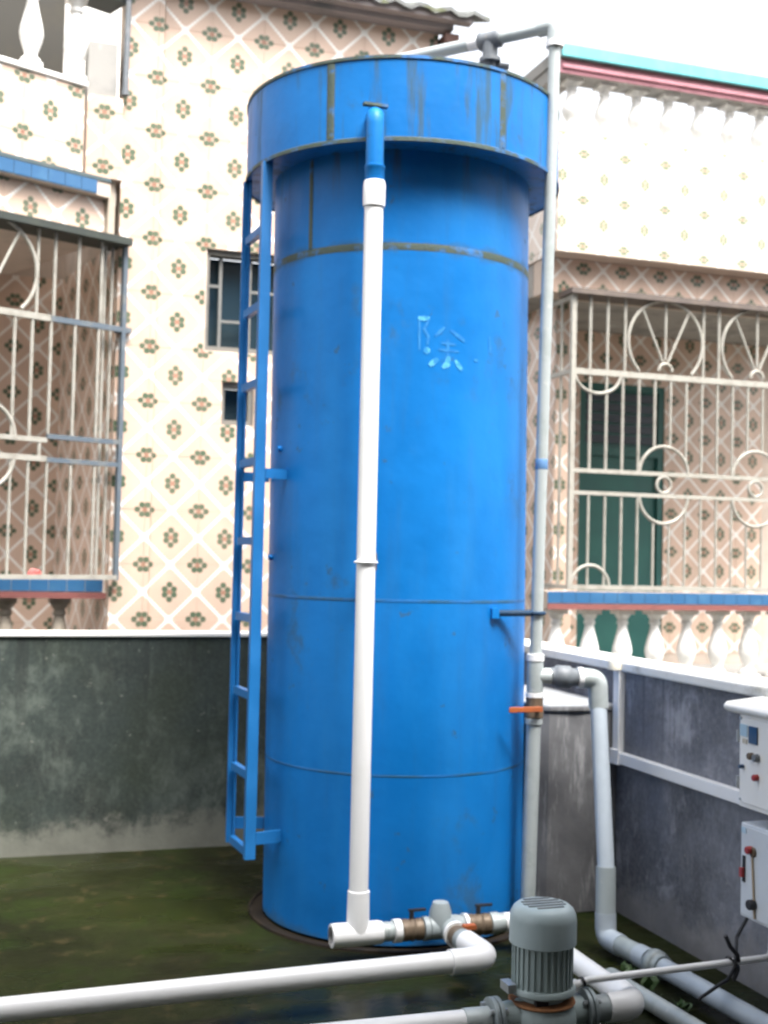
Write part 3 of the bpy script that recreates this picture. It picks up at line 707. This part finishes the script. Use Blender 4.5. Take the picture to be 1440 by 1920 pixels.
# box: x from 410..850, y from 290..760 in the study crop
def q(x, y): return ((x-410)/440, (y-290)/470)
for pts, w, mt in (([(412, 297), (520, 297)], .010, CHALK), ([(425, 300), (428, 600)], .005, CHALKF), ([(515, 300), (470, 400), (510, 470), (500, 545)], .006, CHALKF), ([(512, 575), (478, 625)], .013, CHALK),
                   ([(660, 370), (570, 460)], .007, CHALKF), ([(715, 390), (860, 485)], .008, CHALKF), ([(630, 520), (770, 525)], .005, CHALKF), ([(600, 585), (800, 590)], .005, CHALKF), ([(692, 480), (692, 640)], .006, CHALKF),
                   ([(698, 640), (690, 715), (640, 752)], .012, CHALK), ([(600, 670), (520, 740)], .011, CHALK), ([(760, 675), (838, 765)], .010, CHALK), ([(960, 650), (1005, 655)], .007, CHALKF), ([(1140, 400), (1150, 560)], .006, CHALKF)):
    stroke([q(*p) for p in pts], w, mt)

# ------------------------------------------------------------------ white overflow pipe
ov = thing('overflow_pipe', 'white vertical plastic pipe running down the front of the blue tank', 'pipe', (1.378, 4.365, 0))
def L2(z): return Vector((1.372+(2.9-z)*.0027, 4.352+(2.9-z)*.006, z))
g = G(); g.tube([L2(2.82), L2(.19)], .0355, 24); part('pipe', g, PVC, ov)
g = G(); g.lathe([(.036, 2.807), (.0415, 2.809), (.0425, 2.84), (.0425, 2.89), (.0395, 2.905), (.036, 2.906)], (L2(2.85).x, L2(2.85).y, 0), seg=28); part('coupling', g, PVC, ov)
tz, ty = .104, 4.368; tx = L2(.1).x
g = G(); g.lathe([(.0365, .265), (.041, .262), (.043, .10)], (tx, ty, 0), seg=28)
g.lathe([(.034, 1.276), (.043, 1.278), (.044, 1.30), (.043, 1.46), (.040, 1.472), (.034, 1.473)], (0, ty, tz), 'x', seg=28); part('tee', g, PVC, ov)
g = G(); g.lathe([(.0, 1.30), (.0355, 1.30)], (0, ty, tz), 'x', seg=24); part('bore', g, BLACK, ov)
g = G(); g.ring((L2(1.475).x, L2(1.475).y, 1.475), .0405, .005, seg=30)
part('clamp', g, PVC, ov)
g = G(); g.box(1.418, 4.42, 1.445, 1.438, 4.50, 1.51); part('clamp_plate', g, BRASS, ov)

# ------------------------------------------------------------------ bottom manifold with valves
mf = thing('pipe_manifold', 'row of grey fittings with brown valves at the foot of the tank', 'pipe', (1.72, 4.37, 0))
def xl(prof, mat, nm, parent=mf): return part(nm, G().lathe(prof, (0, ty, tz), 'x', seg=24), mat, parent)
xl([(.034, 1.474), (.036, 1.475), (.036, 1.485), (.034, 1.487), (.036, 1.49), (.036, 1.50), (.034, 1.503), (.034, 1.515)], GALV, 'nipple')
xl([(.034, 1.516), (.043, 1.517), (.043, 1.545), (.034, 1.546)], PVC, 'union_ring')
def valve(x0, x1, lev):
    v = xl([(.034, x0), (.040, x0+.003), (.041, x0+.02), (.038, x0+.03), (.043, (x0+x1)/2), (.038, x1-.03), (.041, x1-.02), (.040, x1-.003), (.034, x1)], BRASS, 'ball_valve')
    c = (x0+x1)/2
    g = G(); g.tube([(c, ty, tz+.03), (c, ty, tz+.075)], .009, 10); g.box(c-.012, ty-.007, tz+.068, c+lev, ty+.007, tz+.076); part('lever', g, BLACK, v)
valve(1.547, 1.632, .055); valve(1.815, 1.905, .055)
xl([(.034, 1.633), (.044, 1.634), (.044, 1.655), (.034, 1.656)], PVCG, 'union_ring')
g = G(); g.lathe([(.036, 1.657), (.042, 1.659), (.043, 1.70), (.043, 1.77), (.040, 1.795), (.036, 1.797)], (0, ty, tz), 'x', seg=24)
g.lathe([(.0, .10), (.03, .095), (.042, .06), (.045, .0)], (1.705, ty, tz), 'z', seg=20)
g.tube([(1.735, ty-.02, tz), (1.732, ty-.10, tz)], .041, 24); part('cross_fitting', g, PVCG, mf)
g = G(); g.tube([(1.732, ty-.085, tz), (1.731, ty-.105, tz)], .047, 24); part('union_ring', g, PVC, mf)
g = G(); g.tube([(1.731, ty-.106, tz), (1.728, ty-.165, tz+.002)], .038, 20); part('ball_valve', g, BRASS, mf)
g = G(); g.box(1.745, ty-.15, tz+.03, 1.79, ty-.12, tz+.045); part('lever', g, ORANGE, mf)
g = G(); g.tube([(1.728, ty-.166, tz+.002), (1.725, ty-.215, tz+.004)], .040, 20); part('nipple', g, PVCG, mf)
xl([(.034, 1.798), (.045, 1.799), (.045, 1.813), (.034, 1.814)], PVC, 'union_ring')
xl([(.034, 1.906), (.041, 1.907), (.041, 1.94), (.036, 1.942), (.036, 1.965)], GALV, 'nipple')

# long white outlet pipe to the left
op = thing('outlet_pipe', 'long white pipe crossing the floor from the left to an elbow below the tank', 'pipe', (.8, 3.93, 0))
g = G(); g.tube([(-1.6, 3.80, .118), (1.60, 3.936, .122)], .0365, 24); part('pipe', g, PVC, op)
g = G(); g.tube(fillet([(1.575, 3.935, .122), (1.725, 3.942, .122), (1.725, ty-.216, .112)], .11, 10), .0425, 24); part('elbow', g, PVC, op)
for x in (-.2,):
    g = G(); g.box(x-.04, 3.80, 0, x+.04, 3.92, .08); part('support_brick', g, CONC, op)

# ------------------------------------------------------------------ grey riser on the right of the tank
rs = thing('riser_pipe', 'tall galvanised pipe standing right of the blue tank and bending over its top', 'pipe', (2.14, 4.52, 0))
def RP(z): return Vector((2.137+.0145*z, 4.52, z))
g = G(); g.tube([RP(.0), RP(.835)], .030, 20); part('lower_pipe', g, PVCG if False else GALV, rs)
g = G(); g.tube([RP(1.10), RP(3.635)], .0245, 20); part('upper_pipe', g, GALV, rs)
def rl(prof, mat, nm, parent=rs, z=1.0): return part(nm, G().lathe(prof, (RP(z).x, 4.52, 0), seg=24), mat, parent)
rl([(.026, 1.09), (.036, 1.092), (.036, 1.118), (.026, 1.12)], PVC, 'socket_ring')
g = G(); g.lathe([(.028, .965), (.033, .967), (.034, 1.0), (.034, 1.06), (.033, 1.088), (.028, 1.09)], (RP(1).x, 4.52, 0), seg=24)
g.tube([(2.16, 4.52, 1.03), (2.215, 4.505, 1.03)], .033, 20); part('tee', g, GALV, rs)
rl([(.028, .945), (.037, .946), (.037, .963), (.028, .964)], PVC, 'socket_ring')
rv_ = rl([(.030, .862), (.036, .864), (.037, .89), (.034, .90), (.036, .915), (.034, .93), (.036, .944)], BRASS, 'ball_valve')
g = G(); g.tube([(2.15, 4.488, .903), (2.15, 4.465, .903)], .010, 12)
g.box(2.015, 4.458, .892, 2.16, 4.466, .914); part('lever', g, ORANGE, rv_, bevel=.003)
rl([(.031, .838), (.036, .839), (.036, .860), (.030, .861)], GALV, 'socket_ring', z=.85)
# top elbow and run over the tank
g = G(); tp = RP(3.63)
g.tube(fillet([RP(3.62), RP(3.70), RP(3.70)+Vector((-.045, .06, 0))], .03, 6), .033, 20); part('top_elbow', g, GALV, rs)
g = G(); g.lathe([(.026, 3.607), (.037, 3.608), (.037, 3.633), (.026, 3.635)], (tp.x, tp.y, 0), seg=20); part('socket_ring', g, PVC, rs)
E0 = RP(3.70)+Vector((-.042, .056, 0)); E1 = Vector((1.76, 5.03, 3.70))
ED = (E1-E0).normalized(); T0 = E0+ED*.23
g = G(); g.tube([E0, T0-ED*.05], .025, 18); part('top_pipe', g, GALV, rs)
g = G(); g.tube([T0+ED*.10, E1+ED*.1], .027, 18); part('top_pipe', g, GALV, rs)
g = G(); g.tube([T0-ED*.052, T0-ED*.045, T0-ED*.03, T0+ED*.03, T0+ED*.045, T0+ED*.052], [.030, .038, .036, .036, .040, .034], 18)
g.tube([T0, T0+Vector((0, 0, -.085))], [.034, .032], 18); part('top_tee', g, UNION, rs)
g = G(); g.tube([T0+ED*.053, T0+ED*.10], .029, 18); part('socket_ring', g, PVC, rs)
g = G(); g.tube([T0+Vector((0, 0, -.08)), T0+Vector((0, 0, -.095))], .046, 18); g.tube([T0+Vector((0, 0, -.096)), T0+Vector((.02, .0, -.26))], .026, 18)
g.tube([T0+Vector((.02, 0, -.105)), T0+Vector((.075, -.03, -.115))], .014, 8); part('drop_flange', g, UNION, rs)
# stay to the tank
g = G(); g.tube([(1.965, 4.50, 1.283), (2.14, 4.518, 1.283)], .013, 12); g.ring(RP(1.283), .030, .008, seg=24); part('stay', g, worn('dark_blue_stay', (.012, .04, .085), (.03, .05, .08), 12, rough=.6, spec=.2), rs)
g = G(); g.box(1.945, 4.485, 1.262, 1.975, 4.515, 1.302); part('stay_plate', g, BLUE, rs)
g = G(); g.lathe([(.0248, 1.865), (.0256, 1.867), (.0256, 1.905), (.0248, 1.907)], (RP(1.885).x, 4.52, 0), seg=20); part('painted_band', g, worn('faded_blue_band', (.10, .22, .42), (.2, .3, .42), 12, rough=.6), rs)

# ------------------------------------------------------------------ supply pipe: branch from the riser, down and along the wall
sp = thing('supply_pipe', 'pale grey pipe dropping from a dark union past the concrete block to the floor', 'pipe', (2.36, 4.4, 0))
g = G(); g.tube([(2.216, 4.505, 1.03), (2.23, 4.502, 1.03), (2.235, 4.50, 1.03), (2.29, 4.488, 1.027), (2.296, 4.486, 1.027), (2.325, 4.48, 1.026)], [.036, .036, .046, .046, .038, .036], 16); part('union', g, UNION, sp)
g = G(); g.tube([(2.322, 4.481, 1.026), (2.342, 4.477, 1.026)], .042, 20); part('socket_ring', g, PVC, sp)
g = G(); g.tube(fillet([(2.34, 4.477, 1.026), (2.405, 4.465, 1.020), (2.408, 4.458, .905)], .06, 9), .040, 22); part('elbow', g, GALV, sp)
g = G(); g.tube([(2.407, 4.46, .93), (2.345, 4.26, .30)], .033, 22); part('pipe', g, SUPPLY, sp)
g = G(); g.tube([(2.347, 4.266, .32), (2.337, 4.245, .135)], .0385, 22); part('long_socket', g, PVCG, sp)
g = G(); g.tube(fillet([(2.337, 4.245, .150), (2.334, 4.235, .060), (2.342, 4.13, .058)], .045, 8), .0405, 22); part('elbow', g, SUPPLY, sp)
g = G(); g.tube([(2.3415, 4.135, .058), (2.353, 4.02, .058)], .037, 22); part('long_socket', g, PVCG, sp)
g = G(); g.tube([(2.353, 4.02, .058), (2.36, 3.955, .058)], .041, 22); part('socket_ring', g, SUPPLY, sp)
g = G(); g.tube([(2.360, 3.95, .058), (2.362, 3.935, .058), (2.3622, 3.934, .058), (2.364, 3.90, .058), (2.3642, 3.899, .058), (2.366, 3.87, .058)], [.034, .034, .050, .050, .043, .043], 22); part('union', g, PVCG, sp)
g = G(); g.tube([(2.366, 3.88, .058), (2.425, 2.6, .058)], .034, 22); part('floor_pipe', g, SUPPLY, sp)

dpipe = thing('floor_pipe', 'dull grey pipe lying on the floor beside the pale pipe at lower right', 'pipe', (2.2, 3.4, 0))
g = G(); g.tube([(2.165, 3.86, .036), (2.235, 2.7, .036)], .030, 18); part('pipe', g, GALV, dpipe)
g = G(); g.tube([(2.163, 3.89, .036), (2.168, 3.80, .036)], .035, 18); part('socket', g, PVCG, dpipe)

# ------------------------------------------------------------------ pump
PXc, PYc = 1.675, 3.43
pu = thing('water_pump', 'grey green upright motor pump with ribbed body and rusty flange in the foreground', 'pump', (PXc, PYc, 0))
def pl(prof, mat, nm, parent=pu, seg=40): return part(nm, G().lathe(prof, (PXc, PYc, 0), seg=seg), mat, parent)
cowl = pl([(0, .452), (.070, .452), (.080, .450), (.092, .440), (.1, .424), (.102, .41), (.102, .338), (.098, .336), (.090, .336)], PUMPT, 'motor_cowl')
for k in range(5):
    y = -.050+k*.025; half = math.sqrt(max(0, .066**2-y*y))
    g = G(); g.box(PXc-half, PYc+y-.005, .4521, PXc+half, PYc+y+.005, .4545); part('cowl_slot', g, UNION, cowl)
g = G(); g.lathe([(.087, .208), (.0885, .21), (.0885, .336)], (PXc, PYc, 0), seg=40)
for k in range(30):
    a = 2*math.pi*k/30; M = Matrix.Translation((PXc, PYc, 0)) @ Matrix.Rotation(a, 4, 'Z'); g.box(.085, -.003, .212, .0935, .003, .334, M)
part('motor_body', g, PUMPM, pu)
pl([(.075, .19), (.098, .19), (.102, .195), (.102, .205), (.098, .211), (.086, .212)], PUMPM, 'end_bell')
g = G(); g.box(PXc-.125, PYc-.03, .20, PXc-.098, PYc+.03, .225); part('mounting_lug', g, BOLT, pu)
pl([(.062, .165), (.068, .17), (.066, .19)], PUMPM, 'lantern')
g = G(); g.box(PXc-.052, PYc-.072, .168, PXc-.012, PYc-.055, .189); part('lantern_window', g, BLACK, pu)
pl([(.068, .158), (.099, .158), (.102, .163), (.099, .169), (.068, .169)], RUST, 'rusty_flange')
pl([(.0, .03), (.08, .03), (.098, .06), (.106, .10), (.104, .13), (.096, .150), (.092, .1575)], PUMPM, 'volute')
pl([(.0, .0), (.095, .0), (.095, .022), (.075, .029)], PUMPM, 'foot')
g = G()
g.lathe([(.044, -.155), (.046, -.14), (.05, -.10), (.055, -.06)], (PXc, PYc, .118), 'x', seg=24); part('branch', g, PUMPM, pu)
g = G(); g.lathe([(.055, .06), (.05, .10), (.046, .12), (.044, .135)], (PXc, PYc, .118), 'x', seg=24); part('branch', g, PUMPM, pu)
def flange(x):
    f = part('flange', G().lathe([(.03, x), (.062, x), (.065, x+.002), (.065, x+.013), (.062, x+.015), (.03, x+.015)], (PXc, PYc, .118), 'x', seg=32), FLANGE, pu); return f
for x in (-.172, -.155, .136, .153):
    f = flange(x)
    if x in (-.172, .136):
        for k in range(4):
            a = R(45+90*k); y, z = .05*math.cos(a), .05*math.sin(a); g = G(); g.tube([(PXc+x-.013, PYc+y, .118+z), (PXc+x+.045, PYc+y, .118+z)], .0075, 6, smooth=False); part('bolt', g, BOLT, f)
ip = thing('inlet_pipe', 'white pipe with grey stub entering the left flange of the pump', 'pipe', (1.0, 3.44, 0))
g = G(); g.tube([(-.6, 3.45, .118), (1.42, 3.432, .118)], .036, 24); part('pipe', g, PVC, ip)
g = G(); g.tube([(1.421, 3.432, .118), (1.50, 3.43, .118)], .040, 24); part('stub', g, GALV, ip)
fp = thing('feed_pipe', 'white pipe with a fat white elbow leading from the pump back towards the tank', 'pipe', (2.0, 3.9, 0))
g = G(); g.tube([(1.846, 3.43, .118), (1.90, 3.43, .118)], .040, 24); part('stub', g, PVCG, fp)
g = G(); g.tube(fillet([(1.895, 3.43, .118), (1.995, 3.43, .118), (2.005, 3.57, .115)], .055, 8), .0455, 24); part('elbow', g, PVC, fp)
g = G(); g.tube(fillet([(2.004, 3.56, .115), (2.03, 4.37, .104), (1.966, 4.369, .104)], .05, 6), .036, 24); part('pipe', g, PVC, fp)
# thin conduit from pump to switch box
tc = thing('cable_conduit', 'thin white conduit rising from the pump across to the lower switch box', 'conduit', (2.1, 3.46, .2))
g = G(); g.tube(fillet([(1.785, 3.44, .19), (1.84, 3.442, .203), (2.50, 3.478, .205), (2.535, 3.485, .205), (2.545, 3.487, .315)], .035, 7), .0115, 14); part('conduit', g, PVC, tc)
g = G(); g.tube([(1.768, 3.44, .183), (1.80, 3.44, .194)], .018, 14); part('gland', g, PVC, tc)
g = G(); g.tube([(1.815, 3.441, .199), (1.822, 3.4415, .201)], .016, 14); part('tie', g, BLACK, tc)

# ------------------------------------------------------------------ electrics on the right wall
cx = 2.50
def zz(z): return 1.5-(1.5-z)*cx/2.55
def yy(y): return y*cx/2.55
cb = thing('control_cabinet', 'white control cabinet with sloping canopy, dial windows and buttons on the right wall', 'cabinet', (2.57, 3.35, .7))
yb = yy(3.698); g = G(); g.box(cx, 3.0, zz(.658), 2.648, yb, zz(.998)-.019); part('case', g, CABW, cb, bevel=.004)
g = G(); g.prism([(cx-.012, zz(.998)-.018), (cx-.026, zz(.998)-.008), (cx-.028, zz(.998)+.004), (cx-.016, zz(.998)+.016), (2.648, zz(.998)+.034), (2.648, zz(.998)-.018)], 0, .745, Matrix(((1, 0, 0, 0), (0, 0, 1, 2.94), (0, 1, 0, 0), (0, 0, 0, 1)))); part('canopy', g, CABW, cb, bevel=.006)
g = G(); g.box(cx-.006, 3.02, zz(.675), cx-.0005, yb-.014, zz(.970)); panel = part('door_panel', g, CABW, cb, bevel=.002)
def face(nm, mat, y, z, wy, wz, t=.006, par=cb, x=cx-.006):
    g = G(); g.box(x-t, y-wy/2, z-wz/2, x-.0004, y+wy/2, z+wz/2); return part(nm, g, mat, par)
def knob(nm, mat, y, z, r, t=.018, par=cb, x=cx-.006):
    return part(nm, G().lathe([(0, -t), (r*.85, -t), (r, -t+.003), (r, -.0004)], (x, y, z), 'x', seg=18), mat, par)
def cpix(px, py):          # study-pixel -> (y, z) on the cabinet front plane (fixed real positions)
    return None
SC = cx/2.55
face('label_plate', PALEBL, yy(3.662), zz(.925), .042, .040, .003); face('meter_window', PRINT, yy(3.605), zz(.915), .046, .058)
face('label_plate', worn('beige_label', (.5, .45, .36), (.56, .52, .44), 10), yy(3.655), zz(.888), .026, .016, .003)
knob('knob', BRASS, yy(3.612), zz(.843), .012); knob('knob', UNION, yy(3.582), zz(.842), .013); knob('key_lock', PRINT, yy(3.664), zz(.800), .007); knob('push_button', REDBTN, yy(3.583), zz(.775), .011)
for y_, z_ in ((3.68, .965), (3.68, .685)): knob('screw', BOLT, yy(y_), zz(z_), .005, .004)
for z_ in (.90, .74):
    g = G(); g.tube([(cx-.004, yb+.003, zz(z_)-.02), (cx-.004, yb+.003, zz(z_)+.02)], .005, 8); part('hinge', g, BOLT, cb)
sb = thing('switch_box', 'pale grey switch box with red knob and long handle slot under the white cabinet', 'box', (2.57, 3.4, .27))
g = G(); g.box(cx, 3.1, zz(.285), 2.648, yy(3.682), zz(.607)); part('case', g, BOXG, sb, bevel=.005)
g = G(); g.box(cx-.006, 3.115, zz(.297), cx-.0005, yy(3.672), zz(.597)); part('lid', g, BOXG, sb, bevel=.002)
face('emblem', PALEBL, yy(3.655), zz(.583), .026, .020, .002, sb)
knob('knob', REDBTN, yy(3.61), zz(.525), .013, .022, sb); knob('knob_back', BRASS, yy(3.600), zz(.520), .017, .008, sb)
face('handle_slot', BLACK, yy(3.652), zz(.452), .016, .088, .003, sb); face('switch_handle', REDBTN, yy(3.6545), zz(.440), .014, .030, .014, sb)
knob('lock', BLACK, yy(3.594), zz(.345), .017, .024, sb)
g = G(); g.tube([(cx-.010, yy(3.603), zz(.51)), (cx-.010, yy(3.590), zz(.36)), (cx-.010, yy(3.585), zz(.30))], .004, 8); part('cord', g, worn('tan_cord', (.45, .36, .26), (.5, .42, .32), 10), sb)
tr = thing('cable_trunking', 'white square cable trunking stepping down the right wall into the cabinet', 'trunking', (2.63, 4.2, .6))
def zt(z): return 1.5-(1.5-z)*2.62/2.6
g = G(); g.box(2.618, 4.672, zt(.64), 2.6495, 4.722, 1.034); part('upright', g, PVC, tr, bevel=.003)
g = G(); g.box(2.616, 3.63, zt(.646), 2.6495, 4.671, zt(.646)+.048); part('level_run', g, PVC, tr, bevel=.003)
g = G(); g.box(2.608, 4.652, zt(.646)-.005, 2.616, 4.726, zt(.646)+.06); part('corner_cover', g, PVC, tr, bevel=.003)
g = G(); g.lathe([(0, 1.075), (.03, 1.075), (.034, 1.06), (.034, 1.036)], (2.615, 4.70, 0), seg=16); part('end_cap', g, worn('cream_cap', (.7, .66, .56), (.6, .56, .46), 10), tr)
cbz = thing('power_cable', 'black cable hanging from the switch box and knotted around the thin white conduit', 'cable', (2.4, 3.46, .2))
g = G(); g.tube(fillet([(2.515, yy(3.655), zz(.29)), (2.46, 3.57, .25), (2.39, 3.47, .235), (2.375, 3.455, .19), (2.36, 3.47, .15), (2.33, 3.48, .13), (2.27, 3.50, .085)], .02, 4), .006, 10)
g.tube(fillet([(2.335, 3.45, .30), (2.355, 3.452, .262), (2.385, 3.455, .232), (2.40, 3.47, .20), (2.375, 3.50, .195), (2.36, 3.475, .225), (2.39, 3.455, .19), (2.375, 3.46, .15)], .015, 4), .007, 10); part('cable', g, BLACK, cbz)

# ------------------------------------------------------------------ unseen house and porch, added behind the camera to shade the yard
H3 = thing('added_shade_house', 'unseen house and porch added behind the camera to shade the yard', 'house', (1, -3, 0))
g = G(); holed(g, axisM((0, -1.4, 0), 0), -7, 0, 9, OPP, .2, [(-.5, 0, .6, 2.1), (2.2, .9, 3.6, 2.2), (-3.6, .9, -2.2, 2.2)]); part('wall', g, CONC, H3)  # wall of the added unseen house
g = G(); g.box(-.5, -1.35, .005, .6, -1.3, 2.095); part('door', g, DOOR, H3)  # door of the added unseen house
for x in (2.2, -3.6):
    g = G(); g.box(x, -1.35, .905, x+1.4, -1.32, 2.195); part('window', g, GLASS, H3)
g = G(); g.box(-7.2, -1.9, OPP+.005, 9.2, -.9, OPP+.12); part('roof', g, ROOFT, H3)  # roof of the added unseen house
g = G(); g.box(-5, -1.2, 3.80, 7.5, SHADE_PORCH, 3.98); part('shade_porch_slab', g, CONC, H3)
for x in (-2.6, 4.2):
    g = G(); g.box(x-.12, SHADE_PORCH-.4, -.003, x+.12, SHADE_PORCH-.16, 3.798); part('shade_porch_column', g, CONC, H3)

# ------------------------------------------------------------------ weeds
def weed(label, c, n, s, group='weeds among the floor pipes'):
    w = thing('weed', label, 'plant', c, group)
    st = G()
    for k in range(n):
        a = random.uniform(0, 6.28); l = s*random.uniform(.6, 1.2); el = R(random.uniform(25, 75)); d = Vector((math.cos(a)*math.cos(el), math.sin(a)*math.cos(el), math.sin(el)))
        b = Vector(c)+Vector((random.uniform(-s, s)*.5, random.uniform(-s, s)*.5, 0)); t = b+d*l; sd_ = d.cross(Vector((0, 0, 1))).normalized()*l*.22
        st.tube([b, b+d*l*.5], .0015, 5)
        mid = b+d*l*.62+Vector((0, 0, .006))
        lf = G(); lf.bm.faces.new([lf.bm.verts.new(p) for p in (b+d*l*.35, mid+sd_, t, mid-sd_)])
        bmesh.ops.triangulate(lf.bm, faces=lf.bm.faces); part('leaf', lf, LEAF, w)
    part('stem', st, LEAF, w)
weed('green weed sprouting beside the union of the pale floor pipe', (2.275, 3.95, 0), 22, .06)
weed('green weed squeezed between the white elbow and the pale floor pipe', (2.22, 3.72, .0), 18, .08)
weed('low green weed tuft under the thin white conduit', (2.27, 3.60, 0), 14, .06)
# cloth bundles on the left ledge
for lab, x, s in (('crumpled red cloth lying on the ledge inside the left window bars', .06, .06), ('small red and white bundle lying on the ledge right of the crumpled cloth', .31, .04)):
    c = thing('cloth_bundle', lab, 'cloth', (x, 7.12, 1.332))
    g = G(); bmesh.ops.create_icosphere(g.bm, subdivisions=3, radius=s)
    for v in g.bm.verts:
        v.co *= 1+.25*math.sin(v.co.x*90)*math.cos(v.co.y*70+v.co.z*60); v.co.z = max(v.co.z*.8, -s*.5); v.co += Vector((x, 7.12, 1.332+s*.5))
    for f in g.bm.faces: f.smooth = True
    part('fabric', g, REDCLOTH, c)
